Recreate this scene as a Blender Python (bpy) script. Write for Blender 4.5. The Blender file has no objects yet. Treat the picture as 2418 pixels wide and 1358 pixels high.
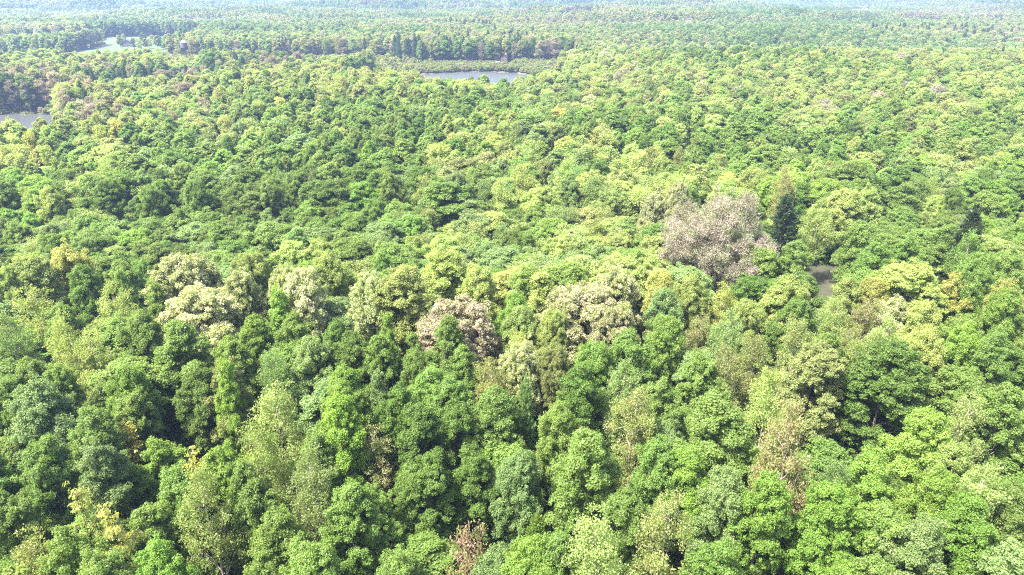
import bpy, math, random
import numpy as np
from mathutils import Vector

# ------------------------------------------------------------------ camera, light, exposure
S = bpy.context.scene
ROOT = S.collection
CAM_Z = 68.0
FPX = 1610.0                                   # focal length in pixels of the 2418 px wide photograph
PITCH = math.atan(709 / FPX)
cd = bpy.data.cameras.new('camera'); cam = bpy.data.objects.new('camera', cd); ROOT.objects.link(cam)
cd.sensor_width = 36; cd.lens = 36 * FPX / 2418; cd.clip_start = 1; cd.clip_end = 30000
cam.location = (0, 0, CAM_Z); cam.rotation_euler = (math.pi / 2 - PITCH, 0, 0)
S.camera = cam

SUN_AZ, SUN_EL = math.radians(-118), math.radians(61)      # clockwise from the view direction
W = bpy.data.worlds.new('World'); S.world = W; W.use_nodes = True
nt = W.node_tree; bg = nt.nodes['Background']
sky = nt.nodes.new('ShaderNodeTexSky'); sky.sky_type = 'NISHITA'; sky.sun_disc = False
sky.sun_elevation = SUN_EL; sky.sun_rotation = SUN_AZ; sky.air_density = 0.8; sky.dust_density = 5.0
nt.links.new(sky.outputs[0], bg.inputs[0]); bg.inputs[1].default_value = 0.15
sd = bpy.data.lights.new('sun', 'SUN'); sun = bpy.data.objects.new('sun', sd); ROOT.objects.link(sun)
sd.energy = 5.0; sd.angle = math.radians(0.5); sd.color = (1.0, 0.94, 0.84)
sdir = Vector((math.sin(SUN_AZ) * math.cos(SUN_EL), math.cos(SUN_AZ) * math.cos(SUN_EL), math.sin(SUN_EL)))
sun.rotation_euler = (-sdir).to_track_quat('-Z', 'Y').to_euler(); sun.location = (0, 0, 400)
S.view_settings.view_transform = 'Standard'; S.view_settings.look = 'None'
S.view_settings.gamma = 1.0; S.view_settings.use_curve_mapping = False
S.view_settings.exposure = 2.34
cy = S.cycles
cy.max_bounces = 7; cy.diffuse_bounces = 4; cy.glossy_bounces = 2; cy.transmission_bounces = 4
cy.volume_bounces = 1; cy.filter_width = 1.15; cy.use_denoising = False
HAZE_DENSITY = 0.00019

rng = np.random.default_rng(11)
random.seed(5)

# ------------------------------------------------------------------ camera mapping and terrain
CP, SP = math.cos(PITCH), math.sin(PITCH)

def ray(px, py):
    u = (px - 1209) / FPX; v = (679 - py) / FPX
    return np.array([u, CP + v * SP, -SP + v * CP])

def project(x, y, z):
    dz = z - CAM_Z
    depth = y * CP - dz * SP
    up = y * SP + dz * CP
    return 1209 + FPX * x / depth, 679 - FPX * up / depth, depth

def sstep(v, a, b):
    t = np.clip((v - a) / (b - a), 0, 1); return t * t * (3 - 2 * t)

def wave_noise(x, y, s, k):
    r = np.random.default_rng(k); out = 0
    for i in range(5):
        a = r.uniform(0, 2 * math.pi); f = r.uniform(.6, 1.6) / s; ph = r.uniform(0, 6.28)
        out = out + np.sin((x * math.cos(a) + y * math.sin(a)) * f + ph)
    return out / 2.4

POND_LINE = [(-94, 560), (-90, 590), (-70, 606), (-42, 620), (-18, 622), (4, 611), (22, 578), (26, 530), (12, 450), (2, 407), (-42, 407), (-62, 450), (-88, 510)]
COVE_LINE = [(-420, 400), (-330, 398), (-285, 400), (-264, 396), (-250, 384), (-236, 360), (-202, 312), (-172, 262), (-200, 240), (-300, 258), (-440, 300)]
LAKE_LINE = [(-680, 720), (-660, 868), (-560, 884), (-505, 884), (-500, 862), (-520, 800), (-545, 715)]

def inside(poly, x, y, grow=0.0):
    """signed distance to a polygon (negative inside)"""
    x = np.asarray(x, float); y = np.asarray(y, float)
    d = np.full(x.shape, 1e18); ins = np.zeros(x.shape, bool); n = len(poly)
    for i in range(n):
        ax, ay = poly[i]; bx, by = poly[(i + 1) % n]
        ex, ey = bx - ax, by - ay
        t = np.clip(((x - ax) * ex + (y - ay) * ey) / (ex * ex + ey * ey), 0, 1)
        d = np.minimum(d, (x - ax - t * ex) ** 2 + (y - ay - t * ey) ** 2)
        c = ((ay > y) != (by > y)) & (x < (bx - ax) * (y - ay) / ((by - ay) if by != ay else 1e-9) + ax)
        ins ^= c
    d = np.sqrt(d)
    return np.where(ins, -d, d) - grow

def height(x, y):
    x = np.asarray(x, float); y = np.asarray(y, float)
    h = 2.2 + .8 * wave_noise(x, y, 38, 3) + .9 * wave_noise(x, y, 85, 4) * sstep(y, 60, 200) + 2.2 * wave_noise(x * .8, y, 24, 14) * sstep(y, 150, 240) * (1 - sstep(y, 360, 430))
    h = h + 2.2 * np.exp(-((y - 112 - .12 * x) / 26) ** 2)                       # low swell under the pale oaks
    h = h - .6 * np.exp(-((y - 560) / 85) ** 2) * sstep(-x, 74, 150)              # ridge behind the cove
    h = h + 4.0 * np.exp(-((y - 490 - .06 * x) / 80) ** 2) * sstep(x, 42, 130)    # ridge right of the pond
    h = h + 11.0 * wave_noise(x * .55, y, 62, 8) * sstep(y, 900, 1200)
    h = h + 17. * wave_noise(x * .45, y, 150, 9) * sstep(y, 1200, 2400)
    h = h - 3.0 * np.exp(-((x + 30) / 90) ** 2 - ((y - 640) / 120) ** 2)
    h = np.maximum(h, 1.0 + .3 * wave_noise(x, y, 15, 5))
    h = h - 14.0 * np.exp(-((y - 690 - .06 * x) / 95) ** 2) * sstep(x, 60, 150)           # hollow behind the right ridge
    h = h - 6.5 * np.exp(-((y - 392 - 1.25 * (x + 275)) / 55) ** 2) * sstep(x, -330, -270) * sstep(-x, 110, 160)      # low ground before the left bank
    for p in (POND_LINE, COVE_LINE, LAKE_LINE):
        s = inside(p, x, y)
        k = sstep(s, -1.5, 2.5)
        h = (-0.9) * (1 - k) + h * k
    return h

def ground_at(px, py):
    d = ray(px, py); z = 2.0
    for _ in range(12):
        t = (z - CAM_Z) / d[2]; p = d * t
        z = float(height(p[0], p[1]))
    return p[0], p[1], z, t

def top_at(px, py, tall):
    d = ray(px, py); z = 2.0
    for _ in range(12):
        t = (z + tall - CAM_Z) / d[2]; p = d * t
        z = float(height(p[0], p[1]))
    return p[0], p[1], z, t

# ------------------------------------------------------------------ materials
def new_mat(name):
    m = bpy.data.materials.new(name); m.use_nodes = True
    n = m.node_tree.nodes; l = m.node_tree.links
    return m, n, l, n['Principled BSDF'], n['Material Output']

def leaf_material():
    m, n, l, b, out = new_mat('leaves')
    def attr(name, kind):
        a = n.new('ShaderNodeAttribute'); a.attribute_name = name; a.attribute_type = kind; return a
    A = attr('leaf_a', 'INSTANCER'); B = attr('leaf_b', 'INSTANCER'); M = attr('leaf_mix', 'INSTANCER'); T = attr('tint', 'GEOMETRY')
    sep = n.new('ShaderNodeSeparateXYZ'); l.new(T.outputs['Vector'], sep.inputs[0])
    lt = n.new('ShaderNodeMath'); lt.operation = 'LESS_THAN'; l.new(sep.outputs[0], lt.inputs[0]); l.new(M.outputs['Fac'], lt.inputs[1])
    mix = n.new('ShaderNodeMix'); mix.data_type = 'RGBA'; l.new(lt.outputs[0], mix.inputs['Factor'])
    l.new(A.outputs['Color'], mix.inputs['A']); l.new(B.outputs['Color'], mix.inputs['B'])
    hsv = n.new('ShaderNodeHueSaturation'); l.new(mix.outputs['Result'], hsv.inputs['Color'])
    v = n.new('ShaderNodeMapRange'); v.inputs['To Min'].default_value = .80; v.inputs['To Max'].default_value = 1.22; l.new(sep.outputs[1], v.inputs['Value']); l.new(v.outputs[0], hsv.inputs['Value'])
    hu = n.new('ShaderNodeMapRange'); hu.inputs['To Min'].default_value = .482; hu.inputs['To Max'].default_value = .522; l.new(sep.outputs[2], hu.inputs['Value']); l.new(hu.outputs[0], hsv.inputs['Hue'])
    l.new(hsv.outputs[0], b.inputs['Base Color']); b.inputs['Roughness'].default_value = .45; b.inputs['Specular IOR Level'].default_value = .2
    tr = n.new('ShaderNodeBsdfTranslucent')
    mul = n.new('ShaderNodeMix'); mul.data_type = 'RGBA'; mul.blend_type = 'MULTIPLY'; mul.inputs['Factor'].default_value = 1
    l.new(hsv.outputs[0], mul.inputs['A']); mul.inputs['B'].default_value = (1.3, 1.15, .55, 1); l.new(mul.outputs['Result'], tr.inputs['Color'])
    ms = n.new('ShaderNodeMixShader'); ms.inputs[0].default_value = .56
    l.new(b.outputs[0], ms.inputs[1]); l.new(tr.outputs[0], ms.inputs[2]); l.new(ms.outputs[0], out.inputs['Surface'])
    return m

def noise_mat(name, c1, c2, scale, rough=.9, c3=None, bump=0.0):
    m, n, l, b, out = new_mat(name)
    g = n.new('ShaderNodeNewGeometry')
    t = n.new('ShaderNodeTexNoise'); t.inputs['Scale'].default_value = scale; t.inputs['Detail'].default_value = 6; t.inputs['Roughness'].default_value = .65
    l.new(g.outputs['Position'], t.inputs['Vector'])
    r = n.new('ShaderNodeValToRGB'); l.new(t.outputs[0], r.inputs[0])
    r.color_ramp.elements[0].position = .35; r.color_ramp.elements[0].color = (*c1, 1)
    r.color_ramp.elements[1].position = .65; r.color_ramp.elements[1].color = (*c2, 1)
    if c3: e = r.color_ramp.elements.new(.5); e.color = (*c3, 1)
    l.new(r.outputs[0], b.inputs['Base Color']); b.inputs['Roughness'].default_value = rough
    if bump:
        bp = n.new('ShaderNodeBump'); bp.inputs['Strength'].default_value = bump; l.new(t.outputs[0], bp.inputs['Height']); l.new(bp.outputs[0], b.inputs['Normal'])
    return m

LEAF = leaf_material()
BARK = noise_mat('bark', (.055, .045, .04), (.15, .125, .11), 3.0)
PALE_BARK = noise_mat('pale_bark', (.16, .13, .12), (.34, .28, .26), 3.0)
RED_BARK = noise_mat('reddish_bark', (.16, .085, .06), (.36, .21, .15), 3.0)

def ground_material():
    m = noise_mat('forest_floor', (.018, .015, .010), (.048, .034, .022), .35, c3=(.024, .030, .011))
    n, l = m.node_tree.nodes, m.node_tree.links; b = n['Principled BSDF']
    src = b.inputs['Base Color'].links[0].from_socket
    g = n.new('ShaderNodeNewGeometry'); sep = n.new('ShaderNodeSeparateXYZ'); l.new(g.outputs['Position'], sep.inputs[0])
    mr = n.new('ShaderNodeMapRange'); mr.inputs['From Min'].default_value = .85; mr.inputs['From Max'].default_value = .6; l.new(sep.outputs[2], mr.inputs['Value'])
    mx = n.new('ShaderNodeMix'); mx.data_type = 'RGBA'; l.new(mr.outputs[0], mx.inputs['Factor']); l.new(src, mx.inputs['A']); mx.inputs['B'].default_value = (.10, .08, .068, 1)
    l.new(mx.outputs['Result'], b.inputs['Base Color'])
    return m

def water_material():
    m, n, l, b, out = new_mat('pond_water')
    b.inputs['Base Color'].default_value = (.045, .05, .05, 1); b.inputs['Roughness'].default_value = .28; b.inputs['IOR'].default_value = 1.33
    t = n.new('ShaderNodeTexNoise'); t.inputs['Scale'].default_value = .8; t.inputs['Detail'].default_value = 3
    g = n.new('ShaderNodeNewGeometry'); l.new(g.outputs['Position'], t.inputs['Vector'])
    bp = n.new('ShaderNodeBump'); bp.inputs['Strength'].default_value = .5; l.new(t.outputs[0], bp.inputs['Height']); l.new(bp.outputs[0], b.inputs['Normal'])
    return m

# ------------------------------------------------------------------ mesh helpers
def link(name, mesh, parent=None, mats=()):
    o = bpy.data.objects.new(name, mesh); ROOT.objects.link(o)
    if parent: o.parent = parent
    return o

def make_mesh(name, V, F, mats, tint=None, mat_idx=None, smooth=None):
    """V (n,3); F (m,4) quads"""
    me = bpy.data.meshes.new(name); V = np.asarray(V, np.float32); F = np.asarray(F, np.int32)
    me.vertices.add(len(V)); me.vertices.foreach_set('co', V.ravel())
    me.loops.add(F.size); me.loops.foreach_set('vertex_index', F.ravel())
    me.polygons.add(len(F)); k = F.shape[1]
    me.polygons.foreach_set('loop_start', np.arange(0, F.size, k, dtype=np.int32))
    for m in mats: me.materials.append(m)
    if mat_idx is not None: me.polygons.foreach_set('material_index', np.asarray(mat_idx, np.int32))
    if smooth is not None: me.polygons.foreach_set('use_smooth', np.asarray(smooth, bool))
    if tint is not None:
        a = me.attributes.new('tint', 'FLOAT_VECTOR', 'FACE'); a.data.foreach_set('vector', np.asarray(tint, np.float32).ravel())
    me.update(calc_edges=True); me.validate()
    return me

def tubes(segs, sides=5):
    """segs: list of (p0, p1, r0, r1) -> verts, quads"""
    Vs, Fs, b = [], [], 0
    ang = np.arange(sides) * 2 * math.pi / sides
    for p0, p1, r0, r1 in segs:
        p0 = np.asarray(p0, float); p1 = np.asarray(p1, float); d = p1 - p0; L = np.linalg.norm(d)
        if L < 1e-6: continue
        d /= L; a = np.cross(d, (0, 0, 1.0) if abs(d[2]) < .9 else (1.0, 0, 0)); a /= np.linalg.norm(a); c = np.cross(d, a)
        ring = np.cos(ang)[:, None] * a + np.sin(ang)[:, None] * c
        Vs += [p0 + ring * r0, p1 + ring * r1]
        i = np.arange(sides); j = (i + 1) % sides
        Fs.append(np.stack([b + i, b + j, b + sides + j, b + sides + i], 1)); b += 2 * sides
    if not Vs: return np.zeros((0, 3)), np.zeros((0, 4), int)
    return np.concatenate(Vs), np.concatenate(Fs)

def limb(p0, p1, r0, r1, r, n=3, wob=.08):
    pts = [np.asarray(p0, float) * (1 - t) + np.asarray(p1, float) * t for t in np.linspace(0, 1, n + 1)]
    L = np.linalg.norm(pts[-1] - pts[0])
    for i in range(1, n): pts[i] = pts[i] + r.normal(0, wob * L, 3) * (.6, .6, .3) + np.array([0, 0, -.05 * L])
    rad = np.linspace(r0, r1, n + 1)
    return [(pts[i], pts[i + 1], rad[i], rad[i + 1]) for i in range(n)]

def unit(v): return v / np.maximum(np.linalg.norm(v, axis=-1, keepdims=True), 1e-9)

def leaf_quads(P, N, size, r, long=1.35):
    """diamond leaf sprays at P with normals N"""
    n = len(P); t = unit(np.cross(N, r.normal(size=(n, 3)))); b = np.cross(N, t)
    s = (size * r.uniform(.6, 1.35, n))[:, None]
    a = t * s * long * .5; c = b * s * .5
    V = np.stack([P - a, P + c * r.uniform(.7, 1, (n, 1)), P + a, P - c * r.uniform(.7, 1, (n, 1))], 1).reshape(-1, 3)
    F = np.arange(4 * n).reshape(n, 4)
    return V, F

# ------------------------------------------------------------------ tree shapes
def crown(seed, R, H, base, prof, nlobe, lobe, clump, per, leaf, up=.6, outw=.55, rnd=.6, flat=.8, keep=1.0, spacing=1.0, inner=.12, rag=.75):
    """A crown of leaf sprays. Returns leaf mesh arrays, lobe centres and clump centres."""
    r = np.random.default_rng(seed)
    L = []; U = []
    for i in range(nlobe):
        t = (i + .5) / nlobe
        a = i * 2.399963 + r.uniform(-.5, .5)
        rad = prof(t)
        z = base + (H - base) * (t * .92)
        lr = lobe * R * r.uniform(.62, 1.3) * (.55 + .45 * min(1, rad * 1.3))
        off = max(0, rad * R * r.uniform(.85, 1.08) - lr * .85)
        L.append((off * math.cos(a), off * math.sin(a), min(z, H - lr * .8), lr)); U.append((math.cos(a) * .65, math.sin(a) * .65, .75 + .5 * t))
    L.append((r.normal(0, .08) * R, r.normal(0, .08) * R, H - lobe * R * .75 * .8, lobe * R * .75))
    U.append((0, 0, 1)); U = unit(np.array(U)); L = np.array(L)
    C = []
    for (x, y, z, lr), uu in zip(L, U):
        n = max(5, int(4 * math.pi * lr * lr / (clump * clump * 2.0) * spacing))
        d = unit(r.normal(size=(n, 3))); d[:, 2] = np.where(d[:, 2] < -.45, -d[:, 2], d[:, 2])
        e = d * (1 - .16 * rag) + (d @ uu)[:, None] * uu * .5 * rag
        c = np.array([x, y, z]) + e * lr * r.uniform(.72, 1.18, (n, 1)) * np.array([1, 1, flat + .1])
        C.append(np.concatenate([c, d], 1))
    C = np.concatenate(C)
    dist = np.linalg.norm(C[:, None, :3] - L[None, :, :3], axis=2) / L[None, :, 3]
    ok = (dist < .70).sum(1) == 0
    ok |= r.random(len(C)) < inner
    C = C[ok]
    C = C[r.random(len(C)) < keep]
    n = len(C)
    cr = clump * r.uniform(.6, 1.4, n)
    push = np.where(r.random(n) < .3, r.exponential(.42, n), 0).clip(0, 1.3) * rag
    C[:, :3] += C[:, 3:] * push[:, None] * clump * 1.5 + np.array([0, 0, 1]) * push[:, None] * clump * .7
    idx = np.repeat(np.arange(n), np.maximum(4, (per * (cr / clump) ** 2).astype(int)))
    d = unit(r.normal(size=(len(idx), 3))); rr = r.random((len(idx), 1)) ** .45
    P = C[idx, :3] + d * rr * cr[idx, None] * np.array([1, 1, flat])
    N = unit(outw * (C[idx, 3:] * .6 + d * .6) + np.array([0, 0, up]) + r.normal(size=(len(idx), 3)) * rnd)
    V, F = leaf_quads(P, N, leaf, r)
    ct = r.random(n)
    T = np.stack([np.clip(.55 * r.random(len(idx)) + .45 * ct[idx], 0, 1), .6 * r.random(len(idx)) + .4 * r.random(n)[idx], r.random(len(idx))], 1)
    return V, F, T, L, C

def skeleton(seed, H, base, L, C, girth, twigs, lean=.03, sides=6):
    r = np.random.default_rng(seed + 77)
    top = np.array([L[-1, 0] * .6, L[-1, 1] * .6, H * .9])
    pts = [np.array([0, 0, -.6])] + [top * t + r.normal(0, lean * H * .25, 3) * (1, 1, 0) for t in (.3, .55, .78)] + [top]
    pts[1][2] = H * .27; pts[2][2] = H * .5; pts[3][2] = H * .7
    rad = [girth, girth * .78, girth * .58, girth * .36, girth * .1]
    trunk = [(pts[i], pts[i + 1], rad[i], rad[i + 1]) for i in range(4)]
    zs = np.array([p[2] for p in pts])
    def on_trunk(z):
        z = min(max(z, 0), H * .88); return np.array([np.interp(z, zs, [p[k] for p in pts]) for k in range(3)])
    br = []
    for x, y, z, lr in L:
        c = np.array([x, y, z]); d = math.hypot(x, y)
        s = on_trunk(max(base * .75, z - .9 * d - lr * .3)); g = girth * .34
        br += limb(s, c, g, g * .35, r)
        near = np.argsort(np.linalg.norm(C[:, :3] - c, axis=1))[:twigs]
        for k in near: br += limb(c, C[k, :3], g * .3, .015, r, n=2)
    return tubes(trunk, sides + 2), tubes(br, sides - 1)

ovoid = lambda t: math.sin(math.pi * min(1, .22 + .74 * t)) ** .7 if t < .9 else .4
egg = lambda t: (1 - t) ** .55 * (.75 + .8 * t) if t < .95 else .25
dome = lambda t: math.sqrt(max(0.02, 1 - (t * .95) ** 2.2)) * (.8 + .2 * min(1, t * 3))
column = lambda t: .95 if t < .55 else max(.25, .95 - (t - .55) * 1.5)

SHAPES = {   # kind: nominal half width, height, builder arguments
 'maple':  dict(R=4.3, H=20, base=7.5, prof=ovoid, nlobe=20, lobe=.36, clump=.55, per=90, leaf=.172, n=5, rnd=.55, bark=BARK, twigs=3),
 'round':  dict(R=4.8, H=19, base=7, prof=dome, nlobe=20, lobe=.36, clump=.57, per=90, leaf=.170, n=4, rnd=.55, bark=BARK, twigs=3),
 'airy':   dict(R=4.4, H=20, base=6, prof=ovoid, nlobe=13, lobe=.46, clump=.80, per=52, leaf=.18, n=4, bark=PALE_BARK, twigs=4, keep=.75, rnd=.9, outw=.5, up=.4),
 'slim':   dict(R=2.9, H=20, base=5, prof=column, nlobe=15, lobe=.48, clump=.51, per=80, leaf=.170, n=3, bark=BARK, twigs=4),
 'oak':    dict(R=7.0, H=19, base=8, prof=dome, nlobe=30, lobe=.28, clump=.51, per=72, leaf=.172, n=3, bark=BARK, twigs=5, flat=.75, rnd=.8),
 'spread': dict(R=6.2, H=20, base=6, prof=dome, nlobe=28, lobe=.31, clump=.59, per=92, leaf=.18, n=3, bark=BARK, twigs=3, flat=.6, up=.9),
 'veil':   dict(R=11., H=21, base=6.5, prof=dome, nlobe=30, lobe=.28, clump=.85, per=92, leaf=.165, n=1, bark=PALE_BARK, twigs=16, rnd=1., outw=.5, up=.3, flat=.95, keep=.86),
 'spray':  dict(R=3.3, H=13, base=3, prof=ovoid, nlobe=16, lobe=.36, clump=.62, per=22, leaf=.27, n=2, bark=BARK, twigs=6, flat=.25, up=1.2, rnd=.5, keep=.75),
 'wisp':   dict(R=3.6, H=9, base=2, prof=dome, nlobe=12, lobe=.34, clump=.5, per=7, leaf=.2, n=1, bark=RED_BARK, twigs=20, keep=.55, rnd=.9),
}

def pine(seed, R, H, base, leaf, droop, per):
    r = np.random.default_rng(seed); P, N, br, tuft = [], [], [], 0
    z = base
    D = []
    while z < H - .6:
        t = (z - base) / (H - base); reach = R * (1 - t) ** .75 * (.5 + .5 * min(1, t * 5)) + .3
        k = r.integers(5, 8); a0 = r.uniform(0, 6.28)
        for i in range(k):
            a = a0 + i * 6.283 / k + r.uniform(-.25, .25); ln = reach * r.uniform(.65, 1.12)
            d = np.array([math.cos(a), math.sin(a), droop + .55 * t]); d /= np.linalg.norm(d)
            e = np.array([0, 0, z]) + d * ln
            br += limb((0, 0, z), e, .07 * (1 - t) + .02, .015, r, n=2, wob=.03)
            m = int(per * ln)
            s = r.uniform(.25, 1.05, m) ** .7
            p = np.array([0, 0, z]) + d * ln * s[:, None] + r.normal(0, .22, (m, 3)) * (1, 1, .6)
            P.append(p); D.append(np.tile(d, (m, 1)) + r.normal(0, .6, (m, 3)) + np.array([0, 0, .35]))
        z += r.uniform(.75, 1.15) * (1 - .35 * t)
    p = np.array([0, 0, H]) - np.abs(r.normal(0, .5, (30, 3))) * (0, 0, 1) + r.normal(0, .12, (30, 3)); P.append(p); D.append(np.tile((0, 0, 1.), (30, 1)) + r.normal(0, .4, (30, 3)))
    P = np.concatenate(P); D = unit(np.concatenate(D)); n = len(P)
    b = unit(np.cross(D, r.normal(size=(n, 3)))); s = (leaf * r.uniform(.7, 1.3, n))[:, None]
    V = np.stack([P - D * s * .3, P + b * s * .22, P + D * s * .8, P - b * s * .22], 1).reshape(-1, 3); F = np.arange(4 * n).reshape(n, 4)
    T = np.stack([r.random(n), r.random(n), r.random(n)], 1)
    trunk = [((0, 0, -.5), (0, 0, H * .5), .3 * H / 20, .18 * H / 20), ((0, 0, H * .5), (0, 0, H * .98), .18 * H / 20, .02)]
    return (V, F, T), tubes(trunk, 7), tubes(br, 4)

RAW = {}
PROTO = {}        # kind -> list of (crown mesh, trunk mesh, branches mesh)
DIM = {}
def wood_mesh(k, tv, tf, bv, bf, mat):
    F = np.concatenate([tf, bf + len(tv)]); return make_mesh(k + '_trunk', np.concatenate([tv, bv]), F, [mat], smooth=np.ones(len(F), bool))
def build_protos():
    for ki, (k, s) in enumerate(SHAPES.items()):
        DIM[k] = (s['R'], s['H']); PROTO[k] = []
        for v in range(s['n']):
            sd = 1000 * (ki + 1) + v
            kw = {q: s[q] for q in ('up', 'outw', 'rnd', 'flat', 'keep') if q in s}
            V, F, T, L, C = crown(sd, s['R'] * .97, s['H'], s['base'], s['prof'], s['nlobe'], s['lobe'], s['clump'], s['per'], s['leaf'], **kw)
            (tv, tf), (bv, bf) = skeleton(sd, s['H'], s['base'], L, C, .24 * (s['H'] / 20) * (1.0 + (s['R'] - 4) * .05), s['twigs'])
            PROTO[k].append((make_mesh(k + '_crown', V, F, [LEAF], T), wood_mesh(k, tv, tf, bv, bf, s['bark'])))
            RAW[(k, v)] = (V, F, T, tv, tf)
    for k, R, H, base, leaf, droop, per, n in (('pine', 4.0, 22, 3.5, .5, .05, 34, 2), ('plume', 3.2, 13, 1.5, .42, .55, 38, 1)):
        DIM[k] = (R, H); PROTO[k] = []
        for v in range(n):
            (V, F, T), (tv, tf), (bv, bf) = pine(900 + v + len(k), R, H, base, leaf, droop, per)
            PROTO[k].append((make_mesh(k + '_crown', V, F, [LEAF], T), wood_mesh(k, tv, tf, bv, bf, BARK)))
build_protos()

# ------------------------------------------------------------------ foliage colours: base, second colour, share of the second
COL = {
 'deep':  ((.106, .178, .036), (.136, .212, .048), .35, 'deep green'),
 'mid':   ((.142, .222, .050), (.176, .258, .068), .35, 'mid green'),
 'sage':  ((.158, .236, .080), (.202, .278, .110), .35, 'sage green'),
 'vivid': ((.154, .254, .044), (.188, .286, .060), .35, 'vivid green'),
 'pale':  ((.226, .300, .096), (.280, .334, .134), .4, 'pale grey-green'),
 'lime':  ((.220, .298, .082), (.270, .332, .112), .4, 'yellow green'),
 'honey': ((.252, .302, .080), (.335, .348, .115), .35, 'honey yellow'),
 'olive': ((.198, .244, .086), (.240, .262, .104), .4, 'olive green'),
 'cream': ((.205, .265, .085), (.420, .440, .290), .50, 'cream flowering'),
 'blush': ((.210, .258, .105), (.430, .412, .330), .54, 'pinkish cream flowering'),
 'mauve': ((.165, .215, .095), (.290, .265, .260), .58, 'pinkish grey'),
 'gold':  ((.270, .300, .055), (.370, .365, .100), .55, 'golden yellow'),
 'rust':  ((.205, .244, .084), (.300, .262, .165), .32, 'rust tinged'),
 'copper': ((.215, .240, .090), (.340, .270, .175), .44, 'copper brown'),
 'plum':  ((.175, .190, .110), (.240, .210, .190), .5, 'bare purplish'),
 'dark':  ((.046, .078, .036), (.066, .102, .050), .3, 'blackish green'),
 'needle': ((.052, .098, .046), (.076, .122, .060), .3, 'dark green'),
}

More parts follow.
